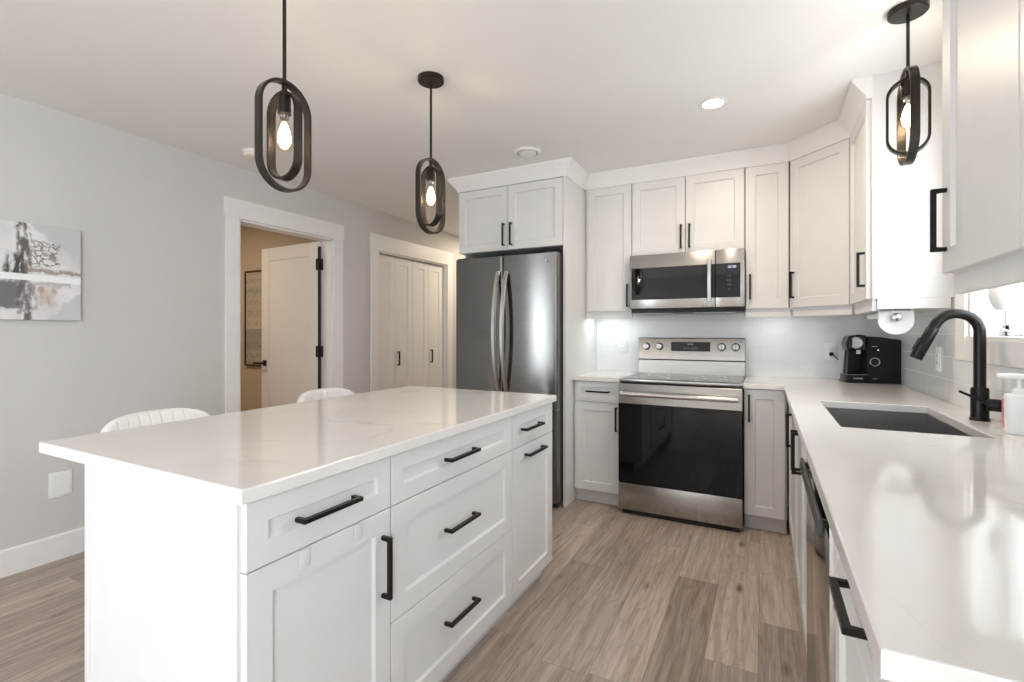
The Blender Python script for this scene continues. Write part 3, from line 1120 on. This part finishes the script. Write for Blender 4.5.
MB().box(-rw + .002, rw - .002, pf(1.026) - .0015, pf(1.026) + .004, 1.018, 1.027).build('shadow_line', 'rubber', bgd)
MB().box(-.132, .146, pf(1.125) - .003, pf(1.125) + .006, 1.090, 1.160, .001, 1).build('display', 'bglass', bgd)
lettering('display_digits', '10:30', .020, 'digit2', bgd, (.005, pf(1.143) - .004, 1.143), (R(90), 0, 0))
lettering('display_keys', '1 2 3 4 5   6 7 8 9 0', .013, 'digit2', bgd, (.005, pf(1.112) - .004, 1.112), (R(90), 0, 0), .0002)
for kx in (-.318, -.219, .224, .317):
    zz = 1.126
    kb = MB()
    kb.cyl((kx, pf(zz) - .006, zz), .0285, .008, 'Y', 28).build('knob_ring', 'bgloss', bgd)
    kk = MB()
    kk.lathe([(.024, 0), (.0225, -.022), (.020, -.025)], (kx, pf(zz) - .005, zz), 28, axis='Y')
    kk.box(kx - .004, kx + .004, pf(zz) - .037, pf(zz) - .028, zz - .019, zz + .019, .002, 1)
    kk.build('knob', 'chrome', bgd)

# ------------------------------------------------------------------ microwave
MX0, MX1, MYF = -.868, -.114, 3.530
mc = (MX0 + MX1) / 2
mw = (MX1 - MX0) / 2
mv = thing('microwave', 'stainless over the range microwave with black window', 'microwave', (mc, MYF, 0))
MB().box(-mw, mw, .032, YB - TT - MYF - .002, 1.398, 1.788, .002, 1).build('body', 'slate', mv)
dx1 = -.290 - mc
md = MB().box(-mw, dx1 - .0015, 0, .031, 1.402, 1.788, .004, 2).build('microwave_door', 'steel', mv)
MB().box(-mw + .012, dx1 - .045, -.002, .006, 1.466, 1.694, .002, 1).build('door_window', 'bglass', md)
MB().box(dx1 - .045, dx1 - .0015, -.0015, .006, 1.466, 1.694, .001, 1).build('window_border', 'bglass', md)
hm = MB()
hx_ = -.326 - mc
pts = [(hx_, -.030 - .012 * math.sin(PI * i / 10), 1.440 + i * (.285 / 10)) for i in range(11)]
rows = []
for p in pts:
    rows.append([hm.bm.verts.new((p[0] + a, p[1] + b, p[2])) for a, b in ((-.014, .006), (-.010, -.006), (.010, -.006), (.014, .006))])
for a, b in zip(rows, rows[1:]):
    for i in range(4):
        j = (i + 1) % 4
        hm.bm.faces.new((a[i], a[j], b[j], b[i]))
hm.bm.faces.new(rows[0]); hm.bm.faces.new(rows[-1])
for zz in (1.450, 1.715):
    hm.box(hx_ - .010, hx_ + .010, -.028, .004, zz - .010, zz + .010, .002, 1)
hm.build('handle', 'hsteel', md, smooth=50)
cp = MB().box(dx1 + .0005, mw, 0, .031, 1.402, 1.788, .004, 2).build('control_panel', 'steel', mv)
MB().box(dx1 + .002, mw - .024, -.002, .006, 1.466, 1.694, .001, 1).build('control_glass', 'bglass', cp)
lettering('clock_digits', '10:30', .024, 'digit', cp, ((dx1 + mw) / 2 + .012, -.003, 1.668), (R(90), 0, 0))
for r_ in range(4):
    lettering('keypad_marks', ('1 2 3', '4 5 6', '7 8 9', '0')[r_], .012, 'digit2', cp, ((dx1 + mw) / 2 - .004, -.0025, 1.61 - r_ * .03), (R(90), 0, 0), .0002)
MB().box(-mw + .01, mw - .004, .012, .36, 1.372, 1.3975, .002, 1).build('vent_tray', 'bplastic', mv)
MB().box(-mw + .05, -.10, .05, .22, 1.3700, 1.3725).build('grease_filter', 'clip', mv)
MB().box(.05, mw - .06, .05, .22, 1.3700, 1.3725).build('grease_filter', 'clip', mv)

# ------------------------------------------------------------------ dishwasher
DY0, DY1 = 1.219, 1.832
dw = thing('dishwasher', 'stainless dishwasher in the sink counter beside the near drawers', 'dishwasher', (.122, DY1, 0), R(-90))
dwd = DY1 - DY0
MB().box(.003, dwd - .003, .032, .56, .03, .878, .002, 1).build('tub', 'slate', dw)
MB().box(.001, dwd - .001, 0, .030, .100, .838, .004, 2).build('door_panel', 'dsteel', dw)
MB().box(.001, dwd - .001, .003, .030, .841, .879, .003, 1).build('control_strip', 'steel', dw)
h = MB()
h.box(.02, dwd - .012, -.019, -.009, .792, .832, .003, 2)
for q_ in (.045, dwd - .045):
    h.box(q_ - .010, q_ + .010, -.011, .002, .804, .822, .002, 1)
h.build('handle', 'slate', dw)
MB().box(.003, dwd - .003, .062, .078, .0005, .098).build('toe_kick', 'rubber', dw)

# ------------------------------------------------------------------ sink and faucet
sk = MB()
g = .006
x0_, x1_, y0_, y1_, zb = SX[0] - g, SX[1] + g, SY[0] - g, SY[1] + g, .690
t_ = .004
sk.box(x0_ - t_, x0_, y0_ - t_, y1_ + t_, zb, .8865).box(x1_, x1_ + t_, y0_ - t_, y1_ + t_, zb, .8865)
sk.box(x0_, x1_, y0_ - t_, y0_, zb, .8865).box(x0_, x1_, y1_, y1_ + t_, zb, .8865).box(x0_ - t_, x1_ + t_, y0_ - t_, y1_ + t_, zb - t_, zb)
st_ = thing('sink', 'dark steel undermount sink set in the L shaped counter', 'sink', ((x0_ + x1_) / 2, (y0_ + y1_) / 2, zb))
sk.build('basin', 'sink', st_, origin=st_.location)
dn = MB().lathe([(.055, zb + .0005), (.055, zb + .003), (.040, zb + .003), (.036, zb + .0015)], ((x0_ + x1_) / 2, (y0_ + y1_) / 2, 0), 28)
dn.build('drain', 'chrome', st_, origin=st_.location)

FXC, FYC = .689, 2.325
fa = thing('faucet', 'matte black gooseneck pull down faucet behind the sink', 'faucet', (FXC, FYC, CT), R(4))
MB().lathe([(.0290, 0), (.0290, .004), (.0275, .008), (.0255, .010)], (0, 0, .0003), 32).build('base_flange', 'black', fa)
MB().lathe([(.0255, .010), (.0255, .112), (.023, .118)], (0, 0, 0), 32).build('valve_body', 'black', fa)
pts = [(0, 0, .116), (0, 0, .20), (0, 0, .295)]
ra, zc_ = .066, .319
for i in range(0, 19):
    a = R(155) * i / 18
    pts.append((-ra + ra * math.cos(a), 0, zc_ + ra * math.sin(a)))
ex_ = Vector(pts[-1])
dv = Vector((-math.sin(R(155)), 0, math.cos(R(155)))).normalized()
dv = Vector((-math.sin(R(25)), 0, -math.cos(R(25))))
pts.append(tuple(ex_ + dv * .018))
MB().tube(pts, .0175, 20).build('spout', 'black', fa)
e0 = ex_ + dv * .016
e1 = e0 + dv * .125
sp = MB().tube([tuple(e0), tuple(e0 + dv * .004), tuple(e0 + dv * .060), tuple(e1 - dv * .003), tuple(e1)], [.0175, .0195, .0200, .0205, .019], 20)
sph = sp.build('spray_head', 'black', fa)
MB().box(-.007, .007, -.006, .004, -.026, .026, .003, 2, mat=Matrix.Translation(e0 + dv * .075 + Vector((-.0185, 0, .009))) @ Matrix.Rotation(R(25), 4, 'Y') @ Matrix.Rotation(R(90), 4, 'Z')).build('spray_button', 'bgloss', sph)
# side lever: barrel pointing toward the viewer's right, rod pointing to the left
lv = MB()
lv.lathe([(.020, .0), (.022, .003), (.022, .044), (.020, .048)], (0, 0, 0), 28, mat=Matrix.Translation((.010, -.024, .060)) @ Matrix.Rotation(R(62), 4, 'Z') @ Matrix.Rotation(R(90), 4, 'X'))
lvo = lv.build('lever_hub', 'black', fa)
MB().tube([(.008, -.046, .066), (-.036, -.046, .088), (-.074, -.046, .107)], [.0055, .005, .0045], 10).build('lever_rod', 'black', lvo)

# ------------------------------------------------------------------ pendants
def racetrack(w, hgt, n=14, rc_=None):
    r = w / 2 if rc_ is None else rc_
    out = []
    for cx, cz, a0 in ((w / 2 - r, hgt / 2 - r, 0), (-w / 2 + r, hgt / 2 - r, 90), (-w / 2 + r, -hgt / 2 + r, 180), (w / 2 - r, -hgt / 2 + r, 270)):
        for i in range(n + 1):
            a = R(a0 + 90 * i / n)
            out.append((cx + r * math.cos(a), cz + r * math.sin(a)))
    return out


def make_pendant(label, x, y, zt, a_out, a_in):
    zb_ = zt - .356
    T = thing('pendant_light', label, 'pendant light', (x, y, ZC), 0, 'black ring pendants')
    MB().lathe([(.058, -.0225), (.062, -.019), (.062, -.0005)], (0, 0, 0), 36).build('canopy', 'bronze', T)
    MB().cyl((0, 0, zt - ZC - .022), .0058, ZC - zt + .002, 'Z', 14).build('rod', 'bronze', T)
    zc = (zt + zb_) / 2 - ZC
    W0, H0, th, hw = .186, .356, .0088, .0138
    o = racetrack(W0, H0)
    i = racetrack(W0 - 2 * th, H0 - 2 * th, rc_=W0 / 2 - th)
    MB().ringband(o, i, -hw, hw, Matrix.Translation((0, 0, zc)) @ Matrix.Rotation(a_out, 4, 'Z')).build('outer_ring', 'bronze', T)
    W1_, H1_ = .131, .284
    o = racetrack(W1_, H1_)
    i = racetrack(W1_ - 2 * th, H1_ - 2 * th, rc_=W1_ / 2 - th)
    MB().ringband(o, i, -hw, hw, Matrix.Translation((0, 0, zc)) @ Matrix.Rotation(a_in, 4, 'Z')).build('inner_ring', 'bronze', T)
    zi = zc + H1_ / 2
    MB().cyl((0, 0, zi - .004), .0085, H0 / 2 - H1_ / 2 + .004, 'Z', 14).build('link', 'bronze', T)
    MB().lathe([(.010, zi - .006), (.0195, zi - .010), (.0205, zi - .070), (.0185, zi - .072)], (0, 0, 0), 24).build('socket', 'bronze', T)
    zs = zi - .072
    MB().lathe([(.013, zs + .003), (.0135, zs - .012), (.0135, zs - .014)], (0, 0, 0), 20).build('bulb_cap', 'chrome', T)
    pr = [(.0135, zs - .013), (.015, zs - .024), (.022, zs - .045), (.029, zs - .066), (.0315, zs - .080), (.030, zs - .095), (.024, zs - .108), (.014, zs - .117), (.004, zs - .1205)]
    b = MB().lathe(pr, (0, 0, 0), 24).build('bulb', 'bulbglass', T)
    fl = MB().lathe([(.003, zs - .024), (.0085, zs - .030), (.016, zs - .052), (.0205, zs - .074), (.0185, zs - .092), (.011, zs - .106), (.002, zs - .112)], (0, 0, 0), 14)
    fl.build('filament', 'filament', b)
    point('pendant_bulb_glow', (x, y, ZC + zs - .07), 12, (1.0, 0.80, 0.56), .022)
    return T


def ang(x, y): return math.atan2(y, x)


# ring bearings are measured from the viewing direction of each lamp
make_pendant('black double ring pendant hanging over the near end of the island', -1.377, 1.053, 2.046, ang(.607, .794) + R(36), ang(.607, .794) - R(50))
make_pendant('black double ring pendant hanging over the far end of the island', -1.402, 1.864, 2.056, ang(.799, .601) + R(50), ang(.799, .601) - R(52))
make_pendant('black double ring pendant hanging over the sink', .476, 2.284, 2.216, ang(.979, -.204) + R(103), ang(.979, -.204) + R(2))

# ------------------------------------------------------------------ ceiling fittings
def downlight(x, y, label, power=9):
    T = thing('recessed_light', label, 'ceiling light', (x, y, ZC))
    MB().lathe([(.050, -.0005), (.052, -.006), (.068, -.004), (.072, -.0005)], (0, 0, 0), 36, cap=False).build('trim_ring', 'plastic', T)
    MB().cyl((0, 0, -.004), .050, .0035, 'Z', 32).build('diffuser', 'downlight', T)
    d = bpy.data.lights.new('downlight_glow', 'AREA')
    d.shape = 'DISK'
    d.size = .10
    d.energy = power
    d.color = (1.0, 0.82, 0.62)
    o = bpy.data.objects.new('downlight_glow', d)
    C.objects.link(o)
    o.location = (x, y, ZC - .008)


downlight(-.238, 2.752, 'small round recessed ceiling light in front of the microwave', 5)
vt_ = thing('ceiling_vent', 'round white ceiling vent in front of the refrigerator cabinet', 'vent', (-1.402, 2.925, ZC))
MB().lathe([(.066, -.001), (.070, -.014), (.086, -.010), (.092, -.0005)], (0, 0, 0), 40, cap=False).build('vent_rim', 'plastic', vt_)
MB().lathe([(.058, -.010), (.060, -.014), (.050, -.020), (.002, -.022)], (0, 0, 0), 40).build('vent_disc', 'plastic', vt_)
MB().cyl((0, 0, -.002), .066, .0015, 'Z', 36).build('vent_throat', 'toe', vt_)
sd = thing('smoke_detector', 'round cream smoke detector on the ceiling near the open door', 'smoke detector', (-3.03, 2.08, ZC))
MB().lathe([(.066, -.0005), (.066, -.014)], (0, 0, 0), 36).build('mounting_base', 'plastic', sd)
MB().lathe([(.060, -.014), (.062, -.022), (.056, -.036), (.040, -.042), (.002, -.043)], (0, 0, 0), 36).build('cover', 'cream', sd)

# ------------------------------------------------------------------ wall items
cv = MB().box(XL + .001, XL + .032, .52, 1.291, 1.298, 1.798, .002, 1).build('canvas_painting', 'canvas', smooth=0)
tag(cv, 'abstract grey and white canvas painting hanging on the grey wall', 'painting')
bp = thing('blank_wall_plate', 'square white blank plate low on the grey wall behind the island', 'wall plate', (XL, 1.213, .405))
MB().box(.0005, .006, -.050, .050, -.068, .068, .002, 2).build('plate', 'plastic', bp)
MB().box(.006, .0075, -.038, .038, -.055, .055, .001, 1).build('cover_insert', 'plastic', bp)
pic = thing('framed_sign', 'tall framed plank sign on the tan wall behind the open door', 'sign', (-4.66, 3.259, 1.378))
MB().box(-.185, .185, -.016, -.001, -.482, .482).build('sign_board', 'sign', pic, smooth=0)
fm = MB()
for a in ((-.20, -.183, -.497, .497), (.183, .20, -.497, .497), (-.183, .183, -.497, -.480), (-.183, .183, .480, .497)):
    fm.box(a[0], a[1], -.026, -.0005, a[2], a[3], .002, 1)
fm.build('frame', 'walnut', pic)


def outlet(label, loc, rz, plug=False):
    T = thing('wall_outlet', label, 'outlet', loc, rz, 'outlets on the tile splash')
    p = MB().box(-.037, .037, -.006, -.0003, -.060, .060, .002, 2).build('plate', 'plastic', T)
    MB().box(-.017, .017, -.0085, -.006, -.034, .034, .001, 1).build('receptacle', 'plastic', T)
    for zz in (-.017, .017):
        for xx in (-.006, .006):
            MB().box(xx - .0012, xx + .0012, -.0090, -.0086, zz - .004, zz + .004).build('slot', 'rubber', T)
    return T


outlet('white outlet on the tile splash left of the range', (-1.022, YB - TT, 1.121), 0)
outlet('white outlet on the back tile with a black plug in it', (.404, YB - TT, 1.100), 0)
outlet('white outlet on the right tile wall behind the faucet', (XR - TT, 3.005, 1.105), R(-90))

# bathroom light for the room behind the door
area('side_room_ceiling_glow', (-4.8, 2.1, ZC - .02), (0, 0, 0), .4, .4, 9, (1.0, 0.80, 0.58))
area('passage_ceiling_glow', (-2.8, 5.2, ZC - .02), (0, 0, 0), .3, .3, 8, (1.0, 0.84, 0.64))

# ------------------------------------------------------------------ counter items
cm = thing('coffee_maker', 'black pod coffee maker in the corner with silver ring button', 'coffee maker', (.600, 3.790, CT), R(10))
bd = MB()
# body: right-hand block, tapering upward and slightly bowed
prof_ = [(-.045, .000), (.152, .000), (.156, .02), (.146, .255), (.135, .268), (.030, .286), (-.045, .292)]
bd.prism(prof_, -.085, .085, 'Y', .006)
cb = bd.build('housing', 'bplastic', cm, smooth=30)
MB().prism([(-.150, .0), (-.044, .0), (-.044, .290), (-.085, .292), (-.110, .288), (-.115, .20), (-.122, .04)], .010, .083, 'Y', .003).build('rear_column', 'bplastic', cm, smooth=30)
MB().box(-.158, -.030, -.100, .030, .0, .050, .006, 2).build('drip_tray', 'bplastic', cm)
MB().box(-.152, -.048, -.096, .004, .050, .054, .001, 1).build('drip_grate', 'steel', cm)
MB().prism([(-.150, .205), (-.046, .205), (-.046, .296), (-.090, .302), (-.140, .292), (-.156, .250)], -.080, .020, 'Y', .006).build('brew_head', 'bgloss', cm, smooth=30)
kd = MB().lathe([(.036, .0), (.038, -.006), (.033, -.010), (.022, -.008), (.002, -.011)], (0, 0, 0), 28, axis='Y', mat=Matrix.Translation((-.103, -.079, .252)) @ Matrix.Rotation(R(-22), 4, 'Z'))
kd.build('brew_head_disc', 'satin', cm)
MB().cyl((-.082, -.055, .180), .012, .026, 'Z', 18).build('nozzle', 'clip', cm)
MB().lathe([(.020, -.0005), (.024, -.004), (.026, -.004), (.029, -.0005)], (-.004, -.0855, .132), 32, axis='Y', cap=False).build('button_ring', 'chrome', cm)
MB().cyl((-.004, -.0875, .132), .020, .003, 'Y', 26).build('button', 'bgloss', cm)
MB().cyl((.012, -.0865, .206), .004, .002, 'Y', 12).build('indicator', 'digit', cm)
MB().box(-.020, .008, -.0865, -.084, .226, .231, .001, 1).build('silver_bar', 'chrome', cm)
lettering('tray_lettering', 'TASSIMO', .013, 'clip', cm, (-.100, -.1004, .028), (R(90), 0, 0))
lettering('maker_mark', 'BOSCH', .008, 'clip', cm, (-.002, -.0856, .028), (R(90), 0, 0))
pc = thing('power_cord', 'black plug and cord running from the back outlet to the coffee maker', 'cord', (.404, YB - TT - .010, 1.085))
MB().lathe([(.010, 0), (.014, -.006), (.013, -.018), (.006, -.026)], (0, 0, 0), 18, axis='Y').build('plug', 'bplastic', pc)
MB().tube([(0, -.024, 0), (.008, -.040, -.006), (.020, -.046, -.018), (.030, -.044, -.030), (.0335, -.042, -.036)], .0032, 8).build('cable', 'rubber', pc)

# paper towel holder under the side cabinet
ph = thing('paper_towel_holder', 'white empty paper towel holder with silver knob under the window wall cabinet', 'holder', (.553, 2.870, UZ - .0085))
pz = -.090
pl = []
for i in range(21):
    a = PI + PI * i / 20
    pl.append((.088 * math.cos(a) * (1 if True else 1), pz + .0 + .055 * math.sin(a)))
pl = [(-.068, -.046), (-.068, -.090)] + [(.068 * math.cos(PI + PI * i / 20), -.090 + .068 * math.sin(PI + PI * i / 20)) for i in range(1, 20)] + [(.068, -.090), (.068, -.046)]
MB().prism(pl, -.006, .006, 'Y', .002).build('end_plate', 'plastic', ph, smooth=30)
kn = MB().lathe([(.005, -.006), (.008, -.012), (.018, -.018), (.020, -.025), (.017, -.032), (.008, -.036), (.002, -.037)], (0, 0, pz + .012), 26, axis='Y')
kn.build('knob', 'hsteel', ph)
MB().prism([(-.066, -.080), (-.066, -.001), (.066, -.001), (.066, -.080), (.058, -.080), (.058, -.010), (-.058, -.010), (-.058, -.080)], .006, .014, 'Y').build('bracket_neck', 'plastic', ph)
MB().box(-.066, .066, .0, .38, -.012, -.001, .003, 1).build('top_plate', 'plastic', ph)
MB().lathe([(.016, .005), (.016, .340), (.010, .370)], (-.046, .0, -.064), 18, axis='Y').build('arm', 'plastic', ph)

# soap pump
sp_ = thing('soap_dispenser', 'white soap pump bottle with pink side label right of the faucet', 'soap dispenser', (.706, 2.070, CT), R(-8))
MB().superell((0, 0, .062), (.036, .028, .063), .22, .45, 32, 18).build('bottle', 'plastic', sp_)
MB().box(-.0375, -.0335, -.012, .012, .014, .108, .0015, 1).build('label', 'pink', sp_)
MB().lathe([(.018, .122), (.018, .138), (.012, .142), (.006, .146), (.006, .172)], (0, 0, 0), 22).build('collar', 'plastic', sp_)
MB().superell((-.012, 0, .179), (.040, .013, .009), .5, .5, 24, 12).build('pump_head', 'plastic', sp_)

# round pot hanging in the window
wp = thing('hanging_pot', 'round white flat bottomed pot hanging in the sink window', 'pot', (.800, 2.405, 1.315))
MB().lathe([(.038, .0), (.043, .003), (.056, .028), (.062, .055), (.060, .082), (.050, .108), (.046, .108), (.055, .080), (.057, .055), (.050, .030), (.038, .008), (.002, .006)], (0, 0, 0), 36).build('bowl', 'plastic', wp)
MB().tube([(-.048, 0, .104), (-.03, 0, .25), (0, 0, .770)], .0012, 6).build('cord', 'plastic', wp)
MB().tube([(.048, 0, .104), (.03, 0, .25), (0, 0, .770)], .0012, 6).build('cord', 'plastic', wp)

# ------------------------------------------------------------------ island stools
def make_stool(label, x, y, rz):
    T = thing('counter_stool', label, 'stool', (x, y, 0), rz, 'counter stools behind the island')
    MB().superell((.02, 0, .625), (.20, .205, .040), .35, .40, 36, 14).build('seat', 'fabric', T)
    mb = MB().superell((-.205, 0, .775), (.032, .220, .142), .62, .42, 44, 20)
    for v in mb.bm.verts:
        v.co.x += 1.25 * v.co.y ** 2 - (v.co.z - .775) * .12
    mb.build('backrest', 'fabric', T)
    for sx in (-1, 1):
        for sy in (-1, 1):
            MB().tube([(.02 + sx * .150, sy * .150, .59), (.02 + sx * .185, sy * .185, .002)], [.014, .011], 12).build('leg', 'walnut', T)
    f = MB()
    cs_ = [(.02 + a * .172, b * .172, .22) for a, b in ((-1, -1), (1, -1), (1, 1), (-1, 1))]
    for i in range(4):
        f.tube([cs_[i], cs_[(i + 1) % 4]], .008, 10)
    f.build('footrest', 'black', T)
    return T


make_stool('white quilted counter stool behind the near half of the island', -1.985, 1.090, R(4))
make_stool('white quilted counter stool behind the far half of the island', -1.985, 1.930, R(3))
